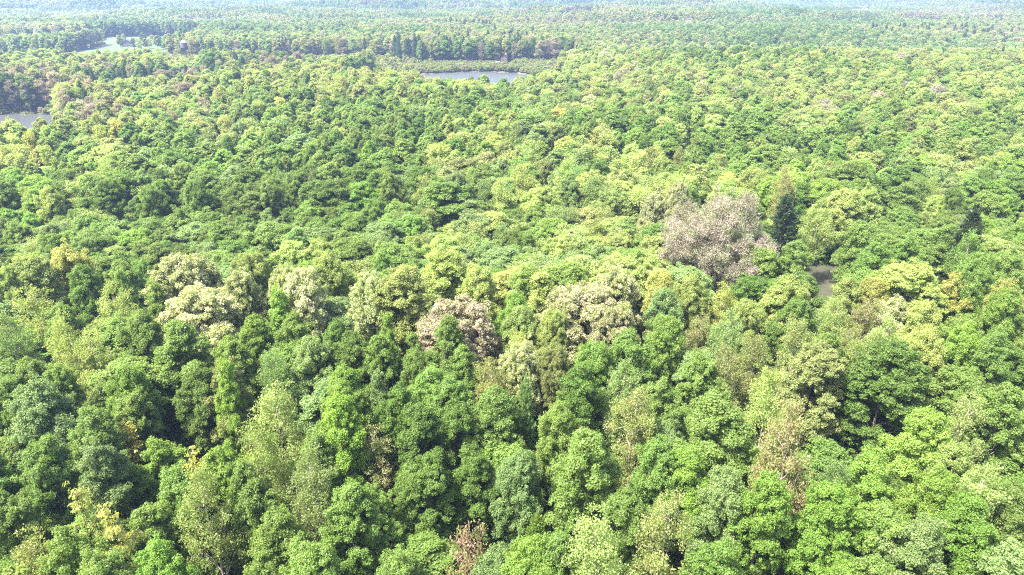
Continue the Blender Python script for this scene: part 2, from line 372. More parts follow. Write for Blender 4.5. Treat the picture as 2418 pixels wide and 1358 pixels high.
# ------------------------------------------------------------------ the trees read off the photograph: x, y of the top, crown width (photo pixels), kind, colour, height, own label
T = [
 # foreground, left
 (72,1040,118,'maple','mid',21,None),(205,1058,98,'maple','sage',21,None),(105,915,158,'round','sage',20,None),(200,978,140,'round','mid',19,None),
 (287,872,105,'round','vivid',20,None),(285,934,106,'maple','mid',18,None),(305,984,108,'spray','gold',17,'gold'),(375,1035,78,'maple','vivid',18,None),
 (447,1046,92,'spray','gold',19,'gold2'),(145,1152,100,'spray','honey',23,'gold3'),(283,1144,96,'spray','honey',23,'gold4'),(300,1085,90,'maple','deep',17,None),
 (180,1248,124,'maple','mid',19,None),(75,1296,92,'airy','olive',17,None),(270,1316,112,'round','mid',18,None),(345,1193,130,'maple','mid',18,None),
 (430,1113,96,'maple','mid',19,None),(480,1153,128,'airy','pale',21,'airy1'),(390,1302,140,'round','vivid',17,None),(595,1013,106,'airy','lime',21,'airy2'),
 (640,922,150,'airy','pale',21,None),(535,878,110,'maple','olive',20,None),(605,1108,116,'maple','mid',20,None),(730,1098,142,'airy','sage',21,None),
 (630,1222,104,'maple','mid',19,None),(725,1318,122,'round','mid',18,None),(752,1035,112,'maple','mid',19,None),(520,1084,92,'round','vivid',18,None),
 (770,922,112,'maple','vivid',22,None),(450,886,104,'maple','deep',19,None),(5,1165,70,'maple','mid',19,None),(12,905,70,'maple','deep',18,None),
 # row of flowering oaks and their neighbours, left
 (410,617,170,'oak','cream',20,'oak_flat'),(555,660,112,'oak','cream',20,'oak_mid'),(450,692,205,'oak','cream',20,'oak_wide'),(585,605,116,'oak','pale',20,None),
 (660,640,92,'oak','cream',20,'oak_small'),(720,653,106,'round','cream',21,'oak_trunk'),(645,690,68,'slim','vivid',19,None),(592,745,72,'maple','vivid',18,None),
 (675,742,78,'maple','mid',19,None),(85,615,102,'round','lime',20,None),(155,592,112,'round','honey',20,'honey1'),(200,632,78,'maple','deep',19,None),
 (265,620,72,'maple','mid',19,None),(308,640,48,'slim','mid',21,None),(85,680,122,'airy','lime',20,None),(278,680,96,'airy','pale',20,None),
 (128,735,92,'maple','mid',20,None),(170,762,62,'airy','pale',21,None),(225,783,102,'airy','pale',20,None),(30,750,92,'airy','sage',20,None),
 (310,755,106,'round','mid',19,None),(435,776,142,'maple','mid',21,None),(70,853,82,'maple','mid',19,None),(150,868,88,'round','mid',18,None),
 (730,815,112,'round','sage',19,None),(655,848,72,'airy','sage',18,None),(520,863,66,'slim','vivid',22,None),(540,795,78,'maple','mid',19,None),
 (765,608,92,'round','lime',20,None),(15,645,64,'oak','pale',19,None),(355,685,58,'slim','mid',18,None),(775,765,78,'maple','deep',19,None),
 # centre
 (865,658,116,'oak','cream',20,'oak_left_centre'),(955,645,146,'round','lime',21,'lime_trunk'),(1050,603,138,'round','lime',20,None),(1062,711,195,'oak','blush',20,'blush'),
 (1032,768,74,'maple','mid',21,None),(910,742,48,'slim','vivid',18,None),(905,795,96,'maple','mid',19,None),(1200,702,66,'round','vivid',19,'lime_small'),
 (1222,735,88,'round','lime',19,None),(1440,640,135,'oak','cream',21,'oak_back'),(1378,685,215,'oak','cream',20,'oak_giant'),(1303,737,90,'oak','pale',19,None),
 (1450,745,140,'oak','cream',19,'oak_front'),(1222,820,112,'oak','cream',19,'oak_low'),(1320,820,96,'oak','olive',19,None),(1225,785,66,'airy','honey',18,None),
 (1587,690,96,'round','sage',20,None),(1568,655,72,'round','honey',21,None),(1480,608,170,'spread','lime',20,None),(1235,630,102,'round','lime',20,None),
 (1295,650,92,'slim','lime',20,None),(1140,640,92,'round','lime',20,None),(1000,843,86,'round','mid',19,None),(1140,857,92,'airy','olive',19,None),
 (1100,828,104,'maple','deep',18,None),(825,878,96,'maple','vivid',20,None),(915,886,62,'slim','sage',19,None),(990,888,92,'maple','mid',20,None),
 (935,925,84,'maple','deep',20,None),(1060,905,150,'spread','mid',20,None),(1190,923,132,'maple','mid',20,None),(1230,900,76,'plume','sage',20,None),
 (1365,876,96,'maple','deep',20,None),(1395,830,76,'round','mid',19,None),(1325,956,88,'round','mid',19,None),(1470,873,76,'airy','sage',19,None),
 (1480,798,122,'maple','mid',20,None),(1572,768,92,'round','mid',20,None),(1545,888,92,'maple','mid',19,None),(1485,930,100,'airy','rust',20,'rust_top'),
 (825,790,82,'maple','deep',19,None),(975,800,62,'slim','mid',18,None),
 # foreground, centre
 (1370,1010,168,'maple','mid',22,'giant'),(1205,1078,126,'round','sage',18,'sage_round'),(995,962,128,'maple','deep',20,None),(1095,958,112,'maple','deep',20,None),
 (1000,1075,150,'spread','deep',18,None),(1110,1080,100,'maple','deep',17,None),(1258,1206,112,'plume','vivid',14,'plume'),(1280,1288,150,'round','vivid',17,None),
 (957,1298,146,'round','mid',17,'low_round'),(1172,1313,80,'round','sage',15,None),(1100,1250,150,'wisp','copper',17,'wisp'),(1445,1238,178,'airy','pale',20,'airy3'),
 (1588,1152,150,'airy','pale',22,'airy4'),(1500,1173,76,'maple','mid',18,None),(815,1163,78,'maple','mid',19,None),(890,1163,112,'spread','mid',17,None),
 (875,1000,72,'airy','rust',18,'rust_mid'),(815,958,84,'maple','vivid',22,None),(1570,1058,102,'maple','mid',20,None),(1345,1283,72,'maple','mid',18,None),
 # foreground, right
 (1690,948,168,'maple','mid',22,None),(1635,1073,88,'round','vivid',19,None),(1825,903,126,'airy','lime',21,None),(1903,985,118,'airy','copper',25,'rust_right'),
 (1828,1050,120,'round','lime',19,None),(1922,818,150,'spread','olive',21,'olive_big'),(2110,822,205,'spread','deep',22,'dark_big'),(2210,983,152,'maple','vivid',20,None),
 (2290,948,94,'airy','pale',20,None),(2370,918,132,'maple','mid',21,None),(2045,1088,98,'maple','vivid',19,None),(1975,1098,64,'airy','sage',17,None),
 (1805,1133,132,'maple','vivid',20,None),(1695,1123,104,'round','sage',19,None),(1960,1168,172,'spread','vivid',20,None),(2165,1218,122,'maple','sage',19,None),
 (2210,1118,142,'round','vivid',19,None),(2320,1108,128,'airy','pale',20,None),(2310,1198,112,'maple','vivid',19,None),(2392,1278,94,'maple','sage',18,None),
 (1985,1336,64,'round','vivid',15,None),(2045,1308,92,'maple','mid',17,None),(2290,1068,74,'round','lime',18,None),(2402,1148,66,'maple','mid',18,None),
 (2090,1198,74,'maple','mid',18,None),(1680,1268,94,'maple','deep',18,None),
 # middle distance, right
 (1716,490,268,'veil','mauve',24,'mauve'),(1805,590,104,'round','mid',17,None),(1864,460,92,'pine','dark',23,'pine1'),(1872,578,84,'round','mid',18,None),(2330,492,112,'pine','dark',26,'pine2'),
 (2010,455,92,'round','lime',20,None),(2065,451,78,'round','lime',20,None),(1935,480,82,'airy','lime',20,None),(2052,535,112,'round','mid',20,None),
 (2075,578,98,'maple','mid',19,None),(2160,568,88,'maple','deep',19,None),(2245,548,112,'round','mid',20,None),(2305,565,58,'airy','mid',22,None),
 (2305,610,80,'round','mid',22,None),(2390,598,84,'round','mid',19,None),(2150,628,188,'spread','lime',21,'lime_broad'),(2300,650,110,'round','honey',19,None),
 (2052,668,56,'round','honey',18,None),(1855,660,118,'round','lime',19,None),(1992,668,52,'round','lime',18,None),(1645,660,74,'round','lime',19,None),
 (1700,683,36,'airy','honey',17,None),(1870,700,64,'maple','mid',18,None),(2095,709,60,'round','cream',18,'cream_small'),(1775,712,84,'round','lime',19,None),
 (1985,715,88,'airy','pale',19,None),(2045,705,44,'airy','rust',18,None),(2170,725,98,'round','lime',20,None),(2280,745,118,'round','mid',20,None),
 (2385,670,84,'round','honey',20,None),(2378,690,96,'round','vivid',20,None),(1720,753,98,'airy','sage',20,None),(1890,758,98,'airy','olive',19,None),
 (1968,785,74,'maple','mid',21,None),(2015,763,88,'airy','olive',19,None),(2110,768,92,'airy','pale',20,None),(2200,780,94,'round','lime',20,None),
 (2290,780,102,'round','vivid',20,None),(2020,800,92,'airy','lime',19,None),(1735,838,78,'airy','olive',19,None),(1800,810,82,'airy','olive',19,None),
 (2020,390,132,'round','mid',23,None),(2392,413,92,'round','mid',21,None),(2270,455,62,'round','deep',20,None),(1730,415,72,'round','honey',20,'honey2'),
 (1553,468,74,'oak','cream',19,None),(1590,440,68,'oak','cream',22,None),(1855,405,44,'airy','rust',24,None),(1660,840,80,'maple','mid',19,None),
 (2365,800,96,'maple','mid',20,None),(1640,750,70,'airy','rust',18,None),
]

# ------------------------------------------------------------------ labels written by hand for the trees that stand out, and the short name others refer to them by
NAMED = {
 'gold': ('golden yellow layered tree, the largest and highest of the four yellow trees', 'largest golden tree'),
 'gold2': ('small bright golden tree in a dark gap right of the largest golden tree', 'small golden tree'),
 'gold3': ('honey yellow tree hidden low, leftmost of the four yellow trees', 'leftmost yellow tree'),
 'gold4': ('thin honey yellow tree of separate sprays, directly below the largest golden tree', 'thin yellow tree'),
 'airy1': ('tall pale thin-leaved tree with grey branches, lower left foreground beside the small golden tree', 'tall pale thin-leaved tree'),
 'airy2': ('rounded thin-leaved lime tree with upright twigs, right of the small golden tree', 'rounded thin-leaved lime tree'),
 'oak_flat': ('wide flat-topped cream flowering oak, highest of the left group of cream oaks', 'flat-topped cream oak'),
 'oak_mid': ('rounded cream flowering oak between the flat-topped oak and the bare-trunked one', 'middle cream oak'),
 'oak_wide': ('widest low-spreading cream flowering oak of the left group, below the flat-topped oak', 'wide low cream oak'),
 'oak_small': ('smallest cream flowering oak, just behind the cream oak with a bare trunk', 'smallest cream oak'),
 'oak_trunk': ('cream flowering oak with a long bare trunk, right end of the left group', 'bare-trunked cream oak'),
 'honey1': ('honey yellow rounded tree left of the flat-topped cream oak', 'honey tree by the flat oak'),
 'oak_left_centre': ('cream flowering oak left of the pinkish dome, beside a lime green crown', 'cream oak left of the dome'),
 'lime_trunk': ('large yellow green tree between a cream oak and the pinkish dome', 'large yellow green tree'),
 'blush': ('pinkish cream flowering oak shaped like a broad dome in the centre', 'pinkish dome oak'),
 'lime_small': ('small brilliant green tree between the pinkish dome and the giant cream oak', 'small brilliant green tree'),
 'oak_back': ('cream flowering oak rising behind the giant cream oak', 'cream oak behind the giant'),
 'oak_giant': ('giant spreading cream flowering oak, broadest of all the cream crowns', 'giant cream oak'),
 'oak_front': ('cream flowering oak in front of the giant cream oak', 'cream oak before the giant'),
 'oak_low': ('lowest cream flowering oak, below and right of the pinkish dome', 'lowest cream oak'),
 'rust_top': ('tall thin tree with a pinkish top, right of centre in the foreground', 'pinkish-topped tree'),
 'giant': ('tallest leafy mid green foreground tree, left of the pinkish-topped tree', 'tall leafy foreground tree'),
 'sage_round': ('rounded sage green tree left of the tall leafy foreground tree', 'rounded sage tree'),
 'plume': ('young bright green pine with upright tufts, beside the half bare reddish tree', 'young tufted pine'),
 'low_round': ('rounded mid green crown at the lower edge, left of the half bare reddish tree', 'rounded crown at the lower edge'),
 'wisp': ('half bare reddish low tree with bent branches at the lower edge', 'half bare reddish tree'),
 'airy3': ('broad pale thin-leaved crown right of the young tufted pine', 'broad pale thin crown'),
 'airy4': ('tall pale tree with grey-pink twigs, right of the broad pale thin crown', 'pale pink-twigged tree'),
 'rust_mid': ('slim rust tinged tree in front of the dark foreground thicket', 'slim rust tree'),
 'rust_right': ('rust brown tree beside the dark spreading tree on the right', 'rust brown tree'),
 'olive_big': ('big olive spreading tree touching the dark spreading tree', 'big olive tree'),
 'dark_big': ('big dark green spreading tree casting the deepest shade on the right', 'dark spreading tree'),
 'mauve': ('huge pinkish grey tree with a broad twiggy crown, beside the dark pine', 'huge pinkish grey tree'),
 'pine1': ('blackish green pine directly right of the huge pinkish grey tree', 'dark pine by the pinkish tree'),
 'pine2': ('blackish green pine far right, away from the pinkish grey tree', 'far right dark pine'),
 'lime_broad': ('broad bright yellow green tree below and left of the far right dark pine', 'broad yellow green tree'),
 'cream_small': ('small isolated cream crown on the right, below the broad yellow green tree', 'small cream crown'),
 'honey2': ('bright honey yellow crown behind the huge pinkish grey tree', 'honey crown behind the pinkish tree'),
}

# ------------------------------------------------------------------ forest colours by place
ZONES = [ # photo x, y, reach, colour shares
 (120,470,260,dict(lime=.42,mid=.2,pale=.15,vivid=.1,honey=.08,olive=.05)),
 (480,500,260,dict(mid=.34,sage=.26,deep=.1,pale=.2,vivid=.1)),
 (850,470,240,dict(mid=.36,sage=.26,deep=.14,pale=.14,vivid=.1)),
 (1200,440,220,dict(sage=.2,mid=.2,pale=.2,lime=.22,honey=.05,cream=.1,rust=.03)),
 (1550,440,220,dict(pale=.2,lime=.3,mid=.2,cream=.1,olive=.1,rust=.03)),
 (2000,420,240,dict(mid=.3,lime=.25,deep=.15,olive=.15,vivid=.15)),
 (2350,400,200,dict(mid=.3,olive=.2,lime=.2,sage=.08,vivid=.22)),
 (250,350,180,dict(mid=.3,deep=.22,olive=.2,lime=.18,pale=.1)),
 (700,330,200,dict(lime=.3,mid=.3,deep=.2,pale=.1,olive=.1)),
 (950,310,130,dict(deep=.42,mid=.35,olive=.13,lime=.1)),
 (1130,330,120,dict(lime=.35,honey=.15,cream=.15,mid=.15,rust=.03,olive=.14)),
 (1500,330,200,dict(mid=.22,pale=.22,lime=.2,olive=.16,rust=.04,deep=.12)),
 (1900,300,220,dict(lime=.28,mid=.22,olive=.2,rust=.03,pale=.14,mauve=.06,deep=.04)),
 (2300,260,200,dict(lime=.34,olive=.22,mid=.18,mauve=.03,rust=.03,deep=.06)),
 (120,210,150,dict(deep=.3,olive=.2,rust=.09,plum=.07,lime=.14,needle=.04)),
 (480,245,90,dict(plum=.3,olive=.4,pale=.3)),(220,275,70,dict(plum=.45,mauve=.25,olive=.3)),
 (600,210,150,dict(mid=.35,lime=.25,deep=.2,olive=.15,rust=.05)),
 (300,140,160,dict(lime=.46,olive=.22,rust=.09,mid=.12,honey=.06)),
 (830,150,130,dict(lime=.3,olive=.25,rust=.09,deep=.2,mid=.1)),
 (1050,230,150,dict(lime=.32,mid=.3,olive=.16,deep=.16,rust=.03)),
 (1500,150,150,dict(lime=.4,rust=.1,olive=.22,mid=.15,mauve=.07)),(1560,210,70,dict(deep=.4,plum=.2,olive=.2,mid=.2)),
 (1900,160,200,dict(lime=.42,mid=.22,olive=.2,deep=.1,rust=.03)),
 (2250,150,180,dict(lime=.45,olive=.2,mid=.2,mauve=.04,rust=.05)),
 (600,90,220,dict(deep=.34,sage=.24,olive=.22,needle=.03,lime=.12,rust=.05)),
 (1050,110,180,dict(deep=.36,sage=.22,olive=.18,plum=.08,rust=.06,lime=.08,needle=.02)),
 (1600,80,250,dict(olive=.3,sage=.24,deep=.2,lime=.1,rust=.06,mauve=.03,needle=.02)),
 (2200,90,220,dict(olive=.3,sage=.24,deep=.2,lime=.12,mauve=.04,needle=.04)),
 (600,35,500,dict(sage=.27,olive=.25,deep=.3,pale=.06,mauve=.03,plum=.04)),
 (1800,35,500,dict(sage=.25,olive=.26,deep=.26,mauve=.04,plum=.05,lime=.05)),
 # near zones, used for the smaller trees between the ones listed above
 (300,800,300,dict(mid=.4,deep=.3,sage=.2,vivid=.1)),(300,1150,350,dict(deep=.4,mid=.4,vivid=.1,sage=.1)),
 (1050,1150,300,dict(deep=.6,mid=.4)),(1150,760,300,dict(mid=.35,deep=.2,lime=.2,sage=.25)),(1300,570,250,dict(pale=.3,sage=.3,mid=.2,lime=.2)),
 (700,580,250,dict(sage=.3,lime=.25,mid=.25,vivid=.2)),(150,580,200,dict(lime=.3,mid=.3,sage=.2,vivid=.2)),
 (2000,1100,350,dict(mid=.4,vivid=.25,deep=.35)),(2100,700,250,dict(mid=.4,lime=.3,sage=.3)),(1650,850,200,dict(mid=.4,sage=.35,olive=.25)),
]
COLS = list(COL)
def zone_colour(px, py, X, Y, r):
    """colour index for each projected place"""
    px = np.asarray(px); py = np.asarray(py); Wt = np.zeros((len(px), len(COLS)))
    for zx, zy, reach, sh in ZONES:
        ys = np.clip(zy / 300, .22, 1.6)
        w = np.exp(-(((px - zx) / (reach * .6)) ** 2 + ((py - zy) / (reach * .6 * ys * .8)) ** 2)) + 1e-9
        for c, s in sh.items(): Wt[:, COLS.index(c)] += w * s
    cum = np.cumsum(Wt / Wt.sum(1, keepdims=True), 1)
    n = wave_noise(X, Y, 22, 31) * .6 + wave_noise(X * .5, Y, 60, 32) * (.7 + Y / 1500) + r.normal(0, .8, len(px))      # neighbours tend to be of one kind
    u = np.empty(len(px)); u[np.argsort(n)] = (np.arange(len(px)) + .5) / len(px)
    loc = u * .62 + r.random(len(px)) * .38; u[np.argsort(loc)] = (np.arange(len(px)) + .5) / len(px)
    return np.minimum((u[:, None] > cum).sum(1), len(COLS) - 1)

KIND_FOR = {'deep': ('maple', 'round', 'round'), 'mid': ('maple', 'round', 'round', 'maple'), 'sage': ('round', 'airy', 'maple'), 'vivid': ('maple', 'round'), 'lime': ('round', 'airy', 'round'),
            'pale': ('airy', 'airy', 'oak'), 'olive': ('airy', 'round', 'round'), 'cream': ('oak',), 'blush': ('oak',), 'mauve': ('airy',), 'gold': ('spray',), 'honey': ('round', 'airy'), 'rust': ('airy', 'round'), 'copper': ('airy',),
            'plum': ('airy',), 'dark': ('pine',), 'needle': ('pine',)}

def tag(o, label=None, cat=None, group=None, kind=None):
    if label: o['label'] = label
    if cat: o['category'] = cat
    if group: o['group'] = group
    if kind: o['kind'] = kind
    return o

# ------------------------------------------------------------------ ground, water
def build_ground():
    rr = np.concatenate([np.array([0.0]), np.geomspace(12, 250, 90), np.arange(256, 900, 7.), np.geomspace(905, 8200, 110)])
    na = 420
    aa = np.linspace(0, 2 * math.pi, na, endpoint=False)
    V = [(0, 0, float(height(0, 0)))]
    X = rr[1:, None] * np.sin(aa); Y = rr[1:, None] * np.cos(aa); Z = height(X, Y)
    P = np.stack([X, Y, Z], -1).reshape(-1, 3)
    V = np.concatenate([np.array(V), P])
    n = len(rr) - 1; i = np.arange(na); j = (i + 1) % na
    F = [np.stack([1 + k * na + i, 1 + (k + 1) * na + i, 1 + (k + 1) * na + j, 1 + k * na + j], 1) for k in range(n - 1)]
    F = np.concatenate(F)
    me = make_mesh('ground', V, F, [ground_material()], smooth=np.ones(len(F), bool))
    o = link('ground', me); o['kind'] = 'structure'
    WM = water_material()
    for nm, poly in (('pond_water', POND_LINE), ('cove_water', COVE_LINE), ('lake_water', LAKE_LINE)):
        c = np.mean(poly, 0); p = np.array(poly, float)
        q = c + (p - c) * (1 + 6 / np.linalg.norm(p - c, axis=1, keepdims=True))
        me = bpy.data.meshes.new(nm); me.from_pydata([(a, b, .3) for a, b in q], [], [list(range(len(q)))]); me.materials.append(WM)
        o = link(nm, me); o['kind'] = 'structure'
build_ground()

def patch(name, poly, lift, mat, step=6.0):
    p = np.array(poly); x0, y0 = p.min(0); x1, y1 = p.max(0)
    xs = np.arange(x0, x1 + step, step); ys = np.arange(y0, y1 + step, step)
    X, Y = np.meshgrid(xs, ys); ins = inside(poly, X, Y) < 0
    Z = height(X, Y) + lift; nx = len(xs); F = []
    for b in range(len(ys) - 1):
        for a in range(nx - 1):
            if ins[b, a] and ins[b, a + 1] and ins[b + 1, a] and ins[b + 1, a + 1]:
                F.append((b * nx + a, b * nx + a + 1, (b + 1) * nx + a + 1, (b + 1) * nx + a))
    o = link(name, make_mesh(name, np.stack([X, Y, Z], -1).reshape(-1, 3), F, [mat], smooth=np.ones(len(F), bool))); o['kind'] = 'structure'
    return o
LAWN_LINE = [(-560, 892), (-498, 890), (-490, 850), (-480, 760), (-420, 690), (-372, 740), (-372, 840), (-430, 1010), (-500, 1040), (-560, 1000)]
patch('lawn', LAWN_LINE, .12, noise_mat('lawn_grass', (.030, .060, .015), (.050, .080, .022), .05), 8.0)

# ------------------------------------------------------------------ where trees stand
MARSH_LINE = [(-110, 560), (-112, 700), (-60, 716), (0, 705), (60, 690), (70, 640), (40, 590), (30, 660), (-60, 670)]
HOUSE_XY = ground_at(1188, 151)[:2]
gx, gy, gz, _ = ground_at(1940, 648)
def tall_factor(x, y):
    """0 where no tree stands, under 1 where they are low"""
    f = np.ones(np.shape(x))
    for p, g in ((POND_LINE, 4.5), (COVE_LINE, 3), (LAKE_LINE, 3), (LAWN_LINE, 2)):
        f = np.where(inside(p, x, y, g) < 0, 0, f)
    q = x / np.maximum(y, 1)
    f = np.where((y > 600) & (y < 688 + .15 * x) & (x > -112) & (x < 62) , np.where(inside(POND_LINE, x, y, 7) < 0, 0, .16), f)       # marsh scrub behind the pond
    f = np.where((y > 440) & (y < 612) & (x > -112) & (x < 40) & (f > 0), .3, f)
    yv = 400 + 1.25 * (x + 275)
    f = np.where((y > yv - 58) & (y < yv + 18) & (x > -300) & (x < -120) & (f > 0), .4, f)
    f = np.where((q < -.135) & (q > -.8) & (y > 585 + 12 * np.sin(x / 23)) & (y < 715 + 10 * np.sin(x / 31)) & (f > 0), .3, f)
    f = np.where((q < -.478) & (q > -.548) & (y > 596) & (y < 900), 0, f)
    f = np.where((np.abs(q + .462) < .03) & (y > 400) & (y < 600), f * .66, f)
    f = np.where(np.hypot(x - HOUSE_XY[0], (y - HOUSE_XY[1] + 14) * .55) < 9, 0, f)
    f = np.where((np.abs(q - gx / gy) < .054 + .01 * np.sin(y / 5)) & (y > gy - 44) & (y < gy + 12), 0, f)
    return f

individuals = []     # dicts: x y z w h kind var col rot key
for i, (px, py, w, kind, col, tall, key) in enumerate(T):
    x, y, z, depth = top_at(px, py, tall)
    wm = w * depth / FPX * 1.1
    if kind in ('maple', 'round', 'airy', 'oak', 'spread'): wm = max(wm, 6.6)
    individuals.append(dict(x=x, y=y, z=z, w=wm, h=tall, kind=kind, col=col, key=key, px=px, py=py, pw=w, var=i))
lx = np.array([t['x'] for t in individuals]); ly = np.array([t['y'] for t in individuals]); lw = np.array([t['w'] for t in individuals])

def scatter(y0, y1, spacing, half, margin, r):
    ys = np.arange(y0, y1, spacing * .87); out = []
    for k, yy in enumerate(ys):
        m = yy * half + margin
        xs = np.arange(-m, m, spacing) + (k % 2) * spacing * .5
        out.append(np.stack([xs, np.full(len(xs), yy)], 1))
    p = np.concatenate(out); return p + r.uniform(-.36, .36, p.shape) * spacing

pts = np.concatenate([scatter(36, 165, 5.4, .80, 24, rng), scatter(165, 1150, 7.4, .80, 30, rng)])
keep = np.array([b > 330 or np.min(np.hypot(lx - a, ly - b) - lw * .40) > 1.6 for a, b in pts])
for t in individuals:          # leave the trees that stand out unhidden
    if t['key']:
        k = 1 - (5.0 / t['y']); keep &= np.hypot(pts[:, 0] - t['x'] * k, pts[:, 1] - t['y'] * k) > 5.0 + t['w'] * .25
# beyond the listed trees thin the grid a little so that crowns grow to full size
keep &= (pts[:, 1] < 200) | (rng.random(len(pts)) < .86)
pts = pts[keep]
tf = tall_factor(pts[:, 0], pts[:, 1]); pts = pts[tf > 0]; tf = tf[tf > 0]
zz = height(pts[:, 0], pts[:, 1])
tall = rng.uniform(17.5, 21.5, len(pts))
low = pts[:, 1] < 165
dmin = np.array([np.min(np.hypot(lx - a, ly - b)) for a, b in pts[low]]) if low.any() else []
tall[low] = rng.uniform(11.5, 17, low.sum())
tall *= tf
wid = np.clip(rng.lognormal(2.26, .27, len(pts)), 5.5, 16) * np.where(tf < .5, .55, 1); wid[low] *= .9
ppx, ppy, pdep = project(pts[:, 0], pts[:, 1], zz + tall)
col = zone_colour(ppx, ppy, pts[:, 0], pts[:, 1], rng)
col[(tf < .5) & (tf > 0)] = rng.choice([COLS.index('olive'), COLS.index('rust'), COLS.index('pale'), COLS.index('plum')], ((tf < .5) & (tf > 0)).sum(), p=[.45, .2, .25, .1])
# taller, greyer and darker trees along the bank left and behind the pond
yb = 400 + 1.25 * (pts[:, 0] + 275)
bank = ((pts[:, 1] > yb + 18) & (pts[:, 1] < yb + 62) & (pts[:, 0] > -420) & (pts[:, 0] < -95)) | ((pts[:, 1] > 402) & (pts[:, 1] < 450) & (pts[:, 0] < -255)) | ((pts[:, 1] > 684) & (pts[:, 1] < 722 + .15 * pts[:, 0]) & (pts[:, 0] > -115) & (pts[:, 0] < 70))
bank &= tf > .6
col[bank] = rng.choice([COLS.index(c) for c in ('plum', 'deep', 'needle', 'olive', 'rust')], bank.sum(), p=[.27, .38, .1, .17, .08])
tall[bank] += 1.5
# dark conifers that stand out far off
def conifers(px0, px1, py0, py1, n):
    for _ in range(n):
        a, b = rng.uniform(px0, px1), rng.uniform(py0, py1)
        x, y, z, d = ground_at(a, b); CON.append((x, y, z))
CON = []
conifers(930, 1000, 128, 150, 9); conifers(1085, 1110, 112, 125, 6); conifers(1185, 1215, 118, 140, 9); conifers(1035, 1150, 78, 90, 26); conifers(1145, 1170, 95, 112, 8)
conifers(520, 660, 108, 116, 14); conifers(700, 780, 105, 118, 12); conifers(2050, 2230, 92, 112, 24); conifers(1240, 1260, 105, 122, 6)
inview = (ppx > -30) & (ppx < 2450) & (ppy < 1420)
size = np.where(inview, wid * FPX / pdep * np.where(ppy < 1358, 1, .4), 0)
order = np.argsort(-size)
N_IND = 318 - len(individuals)
pick = order[:max(0, N_IND)]
for j in pick:
    c = COLS[col[j]]
    individuals.append(dict(x=pts[j, 0], y=pts[j, 1], z=zz[j], w=wid[j], h=tall[j], kind=KIND_FOR[c][int(rng.integers(len(KIND_FOR[c])))], col=c, key=None, px=float(ppx[j]), py=float(ppy[j]), pw=float(size[j]), var=int(rng.integers(50))))
rest = np.ones(len(pts), bool); rest[pick] = False

# ------------------------------------------------------------------ the individual trees
ORD = ['', 'second ', 'third ', 'fourth ', 'fifth ', 'sixth ', 'seventh ', 'eighth ', 'ninth ', 'tenth ']
SHAPE_WORD = {'maple': 'full-crowned', 'round': 'round-crowned', 'airy': 'thin-leaved', 'slim': 'narrow', 'oak': 'domed', 'spread': 'spreading', 'veil': 'twiggy', 'spray': 'layered', 'wisp': 'half bare', 'pine': 'conical', 'plume': 'tufted'}
marks = [(t['px'], t['py'] + t['pw'] * .4, NAMED[t['key']][1]) for t in individuals if t['key']]
def make_labels():
    groups = {}
    for t in individuals:
        if t['key']: t['label'] = NAMED[t['key']][0]; continue
        cx, cy = t['px'], t['py'] + t['pw'] * .4
        d, mx, my, nm = min((math.hypot(cx - a, (cy - b) * 1.2), a, b, s) for a, b, s in marks)
        dx, dy = cx - mx, (cy - my) * 1.2
        if abs(dx) > abs(dy): rel = 'right of' if dx > 0 else 'left of'
        else: rel = 'in front of' if dy > 0 else 'behind'
        look = COL[t['col']][3] + ' ' + SHAPE_WORD[t['kind']]
        groups.setdefault((look, rel, nm), []).append((d, t))
    for (look, rel, nm), g in groups.items():
        g.sort(key=lambda q: q[0])
        for i, (d, t) in enumerate(g):
            if len(g) == 1: t['label'] = f'{look} tree {rel} the {nm}'
            else: t['label'] = f'{look} tree, {"nearest" if i == 0 else ORD[min(i, 9)].strip() + " nearest"} {rel} the {nm}'
make_labels()
def plant(t):
    k = t['kind']; R, Hn = DIM[k]; cm, tm = PROTO[k][t['var'] % len(PROTO[k])]
    name, cat = {'pine': ('pine_tree', 'pine tree'), 'plume': ('pine_tree', 'pine tree'), 'oak': ('oak_tree', 'oak tree')}.get(k, ('broadleaf_tree', 'tree'))
    e = bpy.data.objects.new(name, None); ROOT.objects.link(e)
    e.location = (t['x'], t['y'], t['z']); e.rotation_euler = (math.sin(t['var'] * 7.1) * .06, math.cos(t['var'] * 3.7) * .06, (t['var'] * 2.4) % 6.283); s = t['w'] / (2 * R)
    e.scale = (s, s, t['h'] / Hn); e.empty_display_size = 1
    tag(e, t['label'], cat, 'pines standing in the woodland' if 'pine' in name else 'oaks in pale flower' if name == 'oak_tree' else 'leafy trees of the near woodland')
    rr = np.random.default_rng(int(abs(t['px']) * 7 + t['var']))
    a, b, m, _ = COL[t['col']]; g = rr.uniform(.86, 1.16); j = rr.uniform(-.05, .05, 3)
    for part, me in (('crown', cm), ('trunk', tm)):
        o = link(part, me, e)
        if part == 'crown':
            o['leaf_a'] = [float(q * g * (1 + h)) for q, h in zip(a, j)]; o['leaf_b'] = [float(q * g * (1 + h)) for q, h in zip(b, j)]; o['leaf_mix'] = float(m)
for t in individuals: plant(t)

# ------------------------------------------------------------------ the rest of the forest: one object
def join(parts):
    """parts: (V, F, T, mat) -> joined arrays"""
    Vs, Fs, Ts, Ms, b = [], [], [], [], 0
    for V, F, Tn, m in parts:
        Vs.append(V); Fs.append(F + b); b += len(V); Ts.append(Tn if Tn is not None else np.full((len(F), 3), .5)); Ms.append(np.full(len(F), m))
    return np.concatenate(Vs), np.concatenate(Fs), np.concatenate(Ts), np.concatenate(Ms)

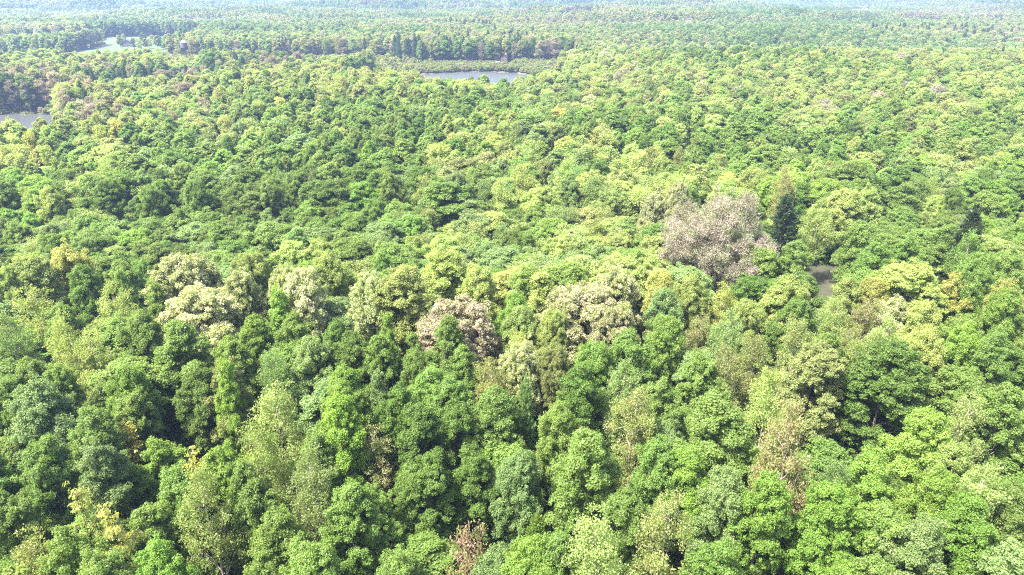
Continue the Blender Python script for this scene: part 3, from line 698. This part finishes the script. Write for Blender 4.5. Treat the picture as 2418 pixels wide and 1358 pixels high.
def mid_tree(kind, seed):
    s = SHAPES[kind]
    big = {'oak': 1.55}.get(kind, 1.75)
    kw = {q: s[q] for q in ('up', 'outw', 'rnd', 'flat', 'keep') if q in s}
    V, F, Tn, L, C = crown(seed, s['R'] * .95, s['H'], s['base'] * .8, s['prof'], int(s['nlobe'] * .8), s['lobe'] * 1.15, s['clump'] * 1.15, s['per'] * .62, s['leaf'] * big, rag=.3, **kw)
    (tv, tq), (bv, bq) = skeleton(seed, s['H'], s['base'], L, C, .26, 0, sides=4)
    return join([(V, F, Tn, 0), (tv, tq, None, 1), (bv, bq, None, 1)]), s['R'], s['H'], s['bark']

def pine_tree_arrays(seed):
    (V, F, Tn), (tv, tq), _ = pine(seed, 3.4, 21, 2.5, .95, -.02, 11)
    return join([(V, F, Tn, 0), (tv, tq, None, 1)]), 3.4, 21, BARK

kit = bpy.data.collections.new('forest_patterns')       # patterns scattered by the forest object, not in the scene themselves
kit_info = {}
def kit_add(arr, bark, kind, R, Hh):
    V, F, Tn, M = arr
    me = make_mesh('forest_pattern', V, F, [LEAF, bark], Tn, M)
    idx = len(kit.objects)
    o = bpy.data.objects.new('pattern_%03d' % idx, me); kit.objects.link(o)
    kit_info.setdefault(kind, []).append((idx, R, Hh))
for ki, k in enumerate(('maple', 'round', 'airy', 'slim', 'oak')):
    for v in range(5):
        arr, R, Hh, bark = mid_tree(k, 5000 + 50 * ki + v); kit_add(arr, bark, k, R, Hh)
for v in range(3):
    arr, R, Hh, bark = pine_tree_arrays(700 + v); kit_add(arr, bark, 'pine', R, Hh)
for k in ('maple', 'round', 'airy'):
    for v in range(2):
        V, F, Tn, tv, tq = RAW[(k, v)]; kit_add(join([(V, F, Tn, 0), (tv, tq, None, 1)]), SHAPES[k]['bark'], 'near_' + k, SHAPES[k]['R'], SHAPES[k]['H'])
# far stands: patches of about thirty small crowns
def far_tree(seed, R, Hh, r):
    n = 210
    d = unit(r.normal(size=(n, 3))); d[:, 2] = np.abs(d[:, 2]) * 1.1 - .25
    lob = .8 + .22 * np.sin(d[:, 0] * 5 + seed) * np.sin(d[:, 1] * 5 + seed * 1.7) + r.uniform(-.08, .08, n)
    P = d * lob[:, None] * np.array([R, R, Hh * .42]) + np.array([0, 0, Hh * .58])
    N = unit(d + np.array([0, 0, .5]) + r.normal(size=(n, 3)) * .5)
    V, F = leaf_quads(P, N, R * .36, r)
    return V, F, n
def far_patch(seed, size=46.0):
    r = np.random.default_rng(seed); parts = []; q = []
    g = np.arange(-size / 2, size / 2, 7.6)
    for a in g:
        for b in g:
            x, y = a + r.uniform(-2.6, 2.6) + 3.8, b + r.uniform(-2.6, 2.6) + 3.8
            V, F, n = far_tree(r.uniform(0, 9), r.uniform(3.2, 5.8), r.uniform(12.5, 23), r)
            tt = np.stack([np.clip(.25 * r.random(n) + .75 * r.random(), 0, 1), np.clip(.5 * r.random() + .5 * r.random(n), 0, 1), np.full(n, r.random())], 1)
            parts.append((V + np.array([x, y, 0]), F, tt, 0))
    return join(parts)
for v in range(6): kit_add(far_patch(300 + v), BARK, 'stand', 23, 21)

fx, fy, fz, fs, fi, fr, fa, fb, fm = [], [], [], [], [], [], [], [], []
def put(x, y, z, w, h, kind, c, r, g=None):
    opt = kit_info[kind]; idx, R, Hh = opt[int(r.integers(len(opt)))]
    fx.append(x); fy.append(y); fz.append(z); fs.append((w / (2 * R), w / (2 * R), h / Hh)); fi.append(idx); fr.append(r.uniform(0, 6.283))
    a, b, m, _ = COL[c]; g = g or r.uniform(.82, 1.2); j = 1 + r.uniform(-.07, .07, 3)
    fa.append(np.array(a) * g * j); fb.append(np.array(b) * g * j); fm.append(m)
for j in np.nonzero(rest)[0]:
    c = COLS[col[j]]; ks = [k for k in KIND_FOR[c] if k in kit_info] or ['round']
    k = ks[int(rng.integers(len(ks)))]
    if pts[j, 1] < 190 and 'near_' + k in kit_info: k = 'near_' + k
    w = wid[j] * (1.25 if k == 'oak' else .72 if k == 'pine' else .8 if k == 'slim' else 1)
    put(pts[j, 0], pts[j, 1], zz[j], w, tall[j] * (1.12 if k == 'pine' else 1), k, c, rng)
for a, b in ((331,121),(346,119),(353,115),(374,118),(387,118),(318,116),(412,114),(296,109),(362,106),(341,106),(400,108),(286,114),(379,106)):     # single trees on the lawn
    x, y, z, _d = ground_at(a, b); k = ('round', 'maple', 'slim', 'airy')[int(rng.integers(4))]
    put(x, y, z, rng.uniform(6, 9), rng.uniform(10, 16), k, ('mid', 'deep', 'pale', 'olive')[int(rng.integers(4))], rng)
for x, y, z in CON: put(x, y, z, rng.uniform(6.5, 9.5), rng.uniform(18, 25), 'pine', 'needle', rng)
far = np.concatenate([scatter(1150, 2000, 36, .80, 60, rng), scatter(2000, 5600, 44, .80, 80, rng)])
ff = tall_factor(far[:, 0], far[:, 1]); far = far[ff > 0]
fzz = height(far[:, 0], far[:, 1]); qx, qy, _d = project(far[:, 0], far[:, 1], fzz + 18)
fc = zone_colour(qx, qy, far[:, 0], far[:, 1], rng)
for j in range(len(far)):
    s = rng.uniform(.95, 1.25) * (1 if far[j, 1] < 2000 else 1.25)
    put(far[j, 0], far[j, 1], fzz[j] - .5, 46 * s, 21 * rng.uniform(.85, 1.2), 'stand', COLS[fc[j]], rng, rng.uniform(.66, .98))

def scatter_object(name, P, scale, idx, rot, A, B, M, coll):
    me = bpy.data.meshes.new(name); P = np.asarray(P, np.float32)
    me.vertices.add(len(P)); me.vertices.foreach_set('co', P.ravel())
    def att(n, t, v, f='value'):
        a = me.attributes.new(n, t, 'POINT'); a.data.foreach_set(f, np.asarray(v, np.int32 if t == 'INT' else np.float32).ravel())
    att('size', 'FLOAT_VECTOR', scale, 'vector'); att('pattern', 'INT', idx); att('turn', 'FLOAT', rot)
    att('leaf_a', 'FLOAT_VECTOR', A, 'vector'); att('leaf_b', 'FLOAT_VECTOR', B, 'vector'); att('leaf_mix', 'FLOAT', M)
    me.materials.append(LEAF)
    o = link(name, me)
    g = bpy.data.node_groups.new(name + '_nodes', 'GeometryNodeTree')
    g.interface.new_socket('Geometry', in_out='INPUT', socket_type='NodeSocketGeometry'); g.interface.new_socket('Geometry', in_out='OUTPUT', socket_type='NodeSocketGeometry')
    n, l = g.nodes, g.links
    gi, go = n.new('NodeGroupInput'), n.new('NodeGroupOutput')
    ci = n.new('GeometryNodeCollectionInfo'); ci.inputs['Collection'].default_value = coll; ci.inputs['Separate Children'].default_value = True; ci.inputs['Reset Children'].default_value = True
    iop = n.new('GeometryNodeInstanceOnPoints'); iop.inputs['Pick Instance'].default_value = True
    def na(nm, t):
        a = n.new('GeometryNodeInputNamedAttribute'); a.data_type = t; a.inputs['Name'].default_value = nm; return a.outputs['Attribute']
    l.new(gi.outputs[0], iop.inputs['Points']); l.new(ci.outputs[0], iop.inputs['Instance'])
    l.new(na('pattern', 'INT'), iop.inputs['Instance Index']); l.new(na('size', 'FLOAT_VECTOR'), iop.inputs['Scale'])
    cx = n.new('ShaderNodeCombineXYZ'); l.new(na('turn', 'FLOAT'), cx.inputs[2])
    er = n.new('FunctionNodeEulerToRotation'); l.new(cx.outputs[0], er.inputs[0]); l.new(er.outputs[0], iop.inputs['Rotation'])
    l.new(iop.outputs[0], go.inputs[0])
    md = o.modifiers.new('scatter', 'NODES'); md.node_group = g
    return o
fo = scatter_object('forest', np.stack([fx, fy, fz], 1), fs, fi, fr, np.array(fa), np.array(fb), fm, kit)
tag(fo, 'mixed spring woodland rolling away behind the nearer trees to the hazy distance', 'forest', kind='stuff')

# undergrowth between the near trunks
bush_kit = bpy.data.collections.new('bush_patterns')
for v in range(3):
    V, F, Tn, L, C = crown(9100 + v, 1.7, 2.6, .4, dome, 8, .45, .5, 22, .26, up=.8)
    bush_kit.objects.link(bpy.data.objects.new('pattern_%03d' % v, make_mesh('bush', V, F, [LEAF], Tn)))
up = scatter(34, 250, 2.7, .82, 12, rng)
up = up[~((np.abs(up[:, 0] / up[:, 1] - gx / gy) < .042) & (up[:, 1] > gy - 30) & (up[:, 1] < gy + 8))]
up = up[rng.random(len(up)) < .85]
un = len(up); uc = rng.choice(['deep', 'mid', 'deep', 'olive'], un); us = rng.uniform(.6, 1.9, un)
uo = scatter_object('undergrowth', np.stack([up[:, 0], up[:, 1], height(up[:, 0], up[:, 1])], 1), np.stack([us, us, us * rng.uniform(.8, 1.5, un)], 1), rng.integers(0, 3, un), rng.uniform(0, 6.28, un),
    np.array([COL[c][0] for c in uc]) * rng.uniform(.8, 1.1, (un, 1)), np.array([COL[c][1] for c in uc]), [COL[c][2] for c in uc], bush_kit)
tag(uo, 'dark green undergrowth seen in the gaps between the near trees', 'undergrowth', kind='stuff')

# scrub on the wet ground round the ponds
ma = np.concatenate([scatter(240, 440, 2.6, .88, 0, rng), scatter(440, 720, 3.0, .80, 0, rng), scatter(720, 900, 4.5, .74, 0, rng)])
near_water = np.minimum(np.minimum(inside(POND_LINE, ma[:, 0], ma[:, 1]), inside(COVE_LINE, ma[:, 0], ma[:, 1])), inside(LAKE_LINE, ma[:, 0], ma[:, 1]))
mf = tall_factor(ma[:, 0], ma[:, 1])
on_lawn = inside(LAWN_LINE, ma[:, 0], ma[:, 1]) < 0
at_house = np.hypot(ma[:, 0] - HOUSE_XY[0], (ma[:, 1] - HOUSE_XY[1] + 8) * .6) < 8
ma = ma[(near_water > 3.0) & ((near_water < 12) | (mf < .6)) & ~on_lawn & ~at_house]
mn = len(ma); mc = rng.choice(['olive', 'pale', 'rust', 'mid', 'plum'], mn, p=[.42, .18, .15, .13, .12]); ms_ = rng.uniform(.7, 1.7, mn)
mo = scatter_object('marsh_shrubs', np.stack([ma[:, 0], ma[:, 1], height(ma[:, 0], ma[:, 1])], 1), np.stack([ms_, ms_, ms_ * rng.uniform(.5, 1.1, mn)], 1), rng.integers(0, 3, mn), rng.uniform(0, 6.28, mn),
    np.array([COL[c][0] for c in mc]) * rng.uniform(.55, .9, (mn, 1)), np.array([COL[c][1] for c in mc]) * .8, [COL[c][2] for c in mc], bush_kit)
tag(mo, 'low olive and tan scrub on the wet ground round the ponds', 'scrub', kind='stuff')

# ------------------------------------------------------------------ buildings and the water tower
def plain(name, c, rough=.7, metal=0.0):
    m, n, l, b, out = new_mat(name); b.inputs['Base Color'].default_value = (*c, 1); b.inputs['Roughness'].default_value = rough; b.inputs['Metallic'].default_value = metal
    return m
def box(x0, x1, y0, y1, z0, z1):
    V = np.array([(x, y, z) for z in (z0, z1) for y in (y0, y1) for x in (x0, x1)], float)
    F = np.array([(0, 2, 3, 1), (4, 5, 7, 6), (0, 1, 5, 4), (2, 6, 7, 3), (0, 4, 6, 2), (1, 3, 7, 5)])
    return V, F
def boxes(name, bs, mat, parent):
    Vs, Fs, b = [], [], 0
    for q in bs:
        V, F = box(*q); Vs.append(V); Fs.append(F + b); b += 8
    return link(name, make_mesh(name, np.concatenate(Vs), np.concatenate(Fs), [mat]), parent)
def lathe(name, prof, seg, mat, parent, smooth=True):
    a = np.arange(seg) * 2 * math.pi / seg
    V = np.concatenate([np.stack([r * np.cos(a), r * np.sin(a), np.full(seg, z)], 1) for r, z in prof])
    i = np.arange(seg); j = (i + 1) % seg
    F = np.concatenate([np.stack([k * seg + i, k * seg + j, (k + 1) * seg + j, (k + 1) * seg + i], 1) for k in range(len(prof) - 1)])
    return link(name, make_mesh(name, V, F, [mat], smooth=np.full(len(F), smooth)), parent)

def water_tower():
    depth = 600.0
    d = ray(432, 94); p = d * depth; x, y, ztop = p[0], p[1], CAM_Z + p[2]
    z0 = float(height(x, y)); Ht = ztop - z0
    e = bpy.data.objects.new('water_tower', None); ROOT.objects.link(e); e.location = (x, y, z0)
    tag(e, 'old grey water tower with a conical roof standing on legs above the trees', 'water tower')
    steel = noise_mat('weathered_steel', (.055, .05, .062), (.125, .11, .135), .9); light = noise_mat('pale_roof_sheet', (.24, .21, .215), (.36, .33, .33), .8); dark = plain('dark_steel', (.03, .025, .03))
    R = 2.9; zt = Ht - 2.0; zb = zt - 4.4
    lathe('roof', [(R * 1.06, zt - .1), (R * 1.06, zt), (R * .55, zt + 1.1), (.35, Ht - .25), (.3, Ht), (0.02, Ht + .05)], 24, light, e, False)
    lathe('tank', [(R, zb), (R, zt)], 28, steel, e)
    lathe('bowl', [(.5, zb - 3.0), (1.5, zb - 2.6), (2.35, zb - 1.6), (2.8, zb - .5), (R * .998, zb)], 28, steel, e)
    bal = lathe('balcony', [(R + .02, zb - .1), (R + .8, zb - .1), (R + .8, zb), (R + .02, zb)], 28, dark, e, False)
    rail = [((math.cos(a) * (R + .75), math.sin(a) * (R + .75), zb + h), (math.cos(b) * (R + .75), math.sin(b) * (R + .75), zb + h), .05, .05) for h in (.55, 1.05) for a, b in zip(np.arange(16) * .3927, np.arange(1, 17) * .3927)]
    rail += [((math.cos(a) * (R + .75), math.sin(a) * (R + .75), zb), (math.cos(a) * (R + .75), math.sin(a) * (R + .75), zb + 1.05), .04, .04) for a in np.arange(16) * .3927]
    V, F = tubes(rail, 4); link('railing', make_mesh('railing', V, F, [dark]), bal)
    legs = []
    for k in range(4):
        a = math.radians(25 + 90 * k); t = np.array([math.cos(a) * 2.8, math.sin(a) * 2.8, zb - .2]); f = np.array([math.cos(a) * 4.4, math.sin(a) * 4.4, -.6]); legs.append((t, f))
        V, F = tubes([(f, t, .24, .2)], 6); link('leg', make_mesh('leg', V, F, [dark]), e)
    br = []
    for k in range(4):
        (t0, f0), (t1, f1) = legs[k], legs[(k + 1) % 4]
        for u, v in ((.05, .35), (.35, .66), (.66, .97)):
            br += [(f0 + (t0 - f0) * u, f1 + (t1 - f1) * v, .05, .05), (f1 + (t1 - f1) * u, f0 + (t0 - f0) * v, .05, .05), (f0 + (t0 - f0) * v, f1 + (t1 - f1) * v, .09, .09)]
    V, F = tubes(br, 4); link('bracing', make_mesh('bracing', V, F, [dark]), e)
    lathe('riser_pipe', [(.45, -.5), (.45, zb - 2.9)], 12, steel, e)
    V, F = tubes([((-R - .1, s, 0), (-R - .1, s, zt + .2), .05, .05) for s in (-.25, .25)] + [((-R - .1, -.25, q), (-R - .1, .25, q), .03, .03) for q in np.arange(.4, zt, .5)], 4)
    link('ladder', make_mesh('ladder', V, F, [dark]), e)
    return x, y
TOWER_XY = water_tower()

def gable_house(name, label, loc, rot, w, dp, eave, ridge, wall_c, roof_c, windows, deck=None):
    e = bpy.data.objects.new(name, None); ROOT.objects.link(e); e.location = loc; e.rotation_euler = (0, 0, rot); tag(e, label, 'house')
    wm = noise_mat(name + '_siding', tuple(c * .8 for c in wall_c), tuple(min(1, c * 1.15) for c in wall_c), 2.0)
    a, b = w / 2, dp / 2
    V = np.array([(-a, -b, -1), (a, -b, -1), (a, -b, eave), (0, -b, ridge), (-a, -b, eave), (-a, b, -1), (a, b, -1), (a, b, eave), (0, b, ridge), (-a, b, eave)], float)
    me = bpy.data.meshes.new('wall'); me.from_pydata(V.tolist(), [], [(0, 1, 2, 3, 4), (6, 5, 9, 8, 7), (1, 6, 7, 2), (5, 0, 4, 9)]); me.materials.append(wm); link('wall', me, e)
    o = .45; sl = (ridge - eave) / a
    Vs, Fs = [], []
    for s in (-1, 1):
        q = [(s * (a + o), -b - o, eave - sl * o + .02), (0, -b - o, ridge + .02), (0, b + o, ridge + .02), (s * (a + o), b + o, eave - sl * o + .02)]
        k = len(Vs); Vs += q + [(x, y, z + .18) for x, y, z in q]
        Fs += [(k, k + 1, k + 2, k + 3), (k + 4, k + 7, k + 6, k + 5), (k, k + 4, k + 5, k + 1), (k + 3, k + 2, k + 6, k + 7), (k, k + 3, k + 7, k + 4)]
    rf = link('roof', make_mesh('roof', np.array(Vs), np.array(Fs), [noise_mat(name + '_shingles', tuple(c * .75 for c in roof_c), roof_c, 1.5)]), e)
    boxes('chimney', [(a * .35, a * .35 + .8, .5, 1.3, eave, ridge + .9)], plain(name + '_brick', (.22, .1, .07)), rf)
    glass = plain('window_glass', (.03, .035, .045), .12); frame = plain('window_frame', (.3, .28, .27))
    for x, z, ww, hh in windows:
        f = boxes('window', [(x - ww / 2 - .12, x + ww / 2 + .12, -b - .06, -b + .02, z - .12, z), (x - ww / 2 - .12, x + ww / 2 + .12, -b - .06, -b + .02, z + hh, z + hh + .12),
                             (x - ww / 2 - .12, x - ww / 2, -b - .06, -b + .02, z, z + hh), (x + ww / 2, x + ww / 2 + .12, -b - .06, -b + .02, z, z + hh)], frame, e)
        boxes('pane', [(x - ww / 2, x + ww / 2, -b - .03, -b + .01, z, z + hh)], glass, f)
    boxes('door', [(-.5, .5, -b - .05, -b + .01, .1, 2.15)], plain(name + '_door', (.12, .07, .05)), e)
    if deck:
        x0, x1, zd = deck
        dk = boxes('deck', [(x0, x1, -b - 3, -b - .07, zd - .25, zd)] + [(x, x + .2, -b - 2.9, -b - 2.7, -1.5, zd - .25) for x in (x0 + .1, (x0 + x1) / 2, x1 - .3)], plain('deck_boards', (.16, .09, .07)), e)
        boxes('railing', [(x0, x1, -b - 3.0, -b - 2.9, zd + .2, zd + 1.0)], plain('white_rail', (.42, .40, .38)), dk)
    return e
hx, hy = HOUSE_XY; hz = float(height(hx, hy))
gable_house('house', 'red-brown house with a white-railed deck among trees behind the pond', (hx + 1.2, hy, hz), math.radians(-6), 6.4, 9, 6.2, 9.2, (.085, .052, .05), (.045, .033, .035), [(-1.6, 4, 1.1, 1.2), (1.4, 4, 1.1, 1.2), (-1.7, .9, 1.3, 1.3), (1.7, .9, 1.3, 1.3)], deck=(-9, -3.3, 2.2))
sx, sy, sz, _ = ground_at(303, 110)
gable_house('house', 'low grey-lilac house by the far lawn, left of the water tower', (sx, sy, sz), math.radians(12), 15, 9, 4.2, 8.0, (.085, .08, .105), (.07, .062, .085), [(-5, 1, 1.6, 1.3), (-2.6, 1, 1.4, 1.3), (3, 1, 1.6, 1.3), (5.4, 1, 1.4, 1.3)])

# ------------------------------------------------------------------ haze
def haze():
    V, F = box(-9000, 9000, -9000, 9000, -40, 110)
    m = bpy.data.materials.new('haze_air'); m.use_nodes = True; n = m.node_tree.nodes; l = m.node_tree.links
    n.remove(n['Principled BSDF']); v = n.new('ShaderNodeVolumePrincipled')
    v.inputs['Color'].default_value = (.34, .47, .80, 1); v.inputs['Density'].default_value = HAZE_DENSITY; v.inputs['Anisotropy'].default_value = .25
    l.new(v.outputs[0], n['Material Output'].inputs['Volume'])
    o = link('haze', make_mesh('haze', V, F, [m])); o['kind'] = 'stuff'
haze()
print('individuals', len(individuals), 'forest', len(fx), 'undergrowth', un)
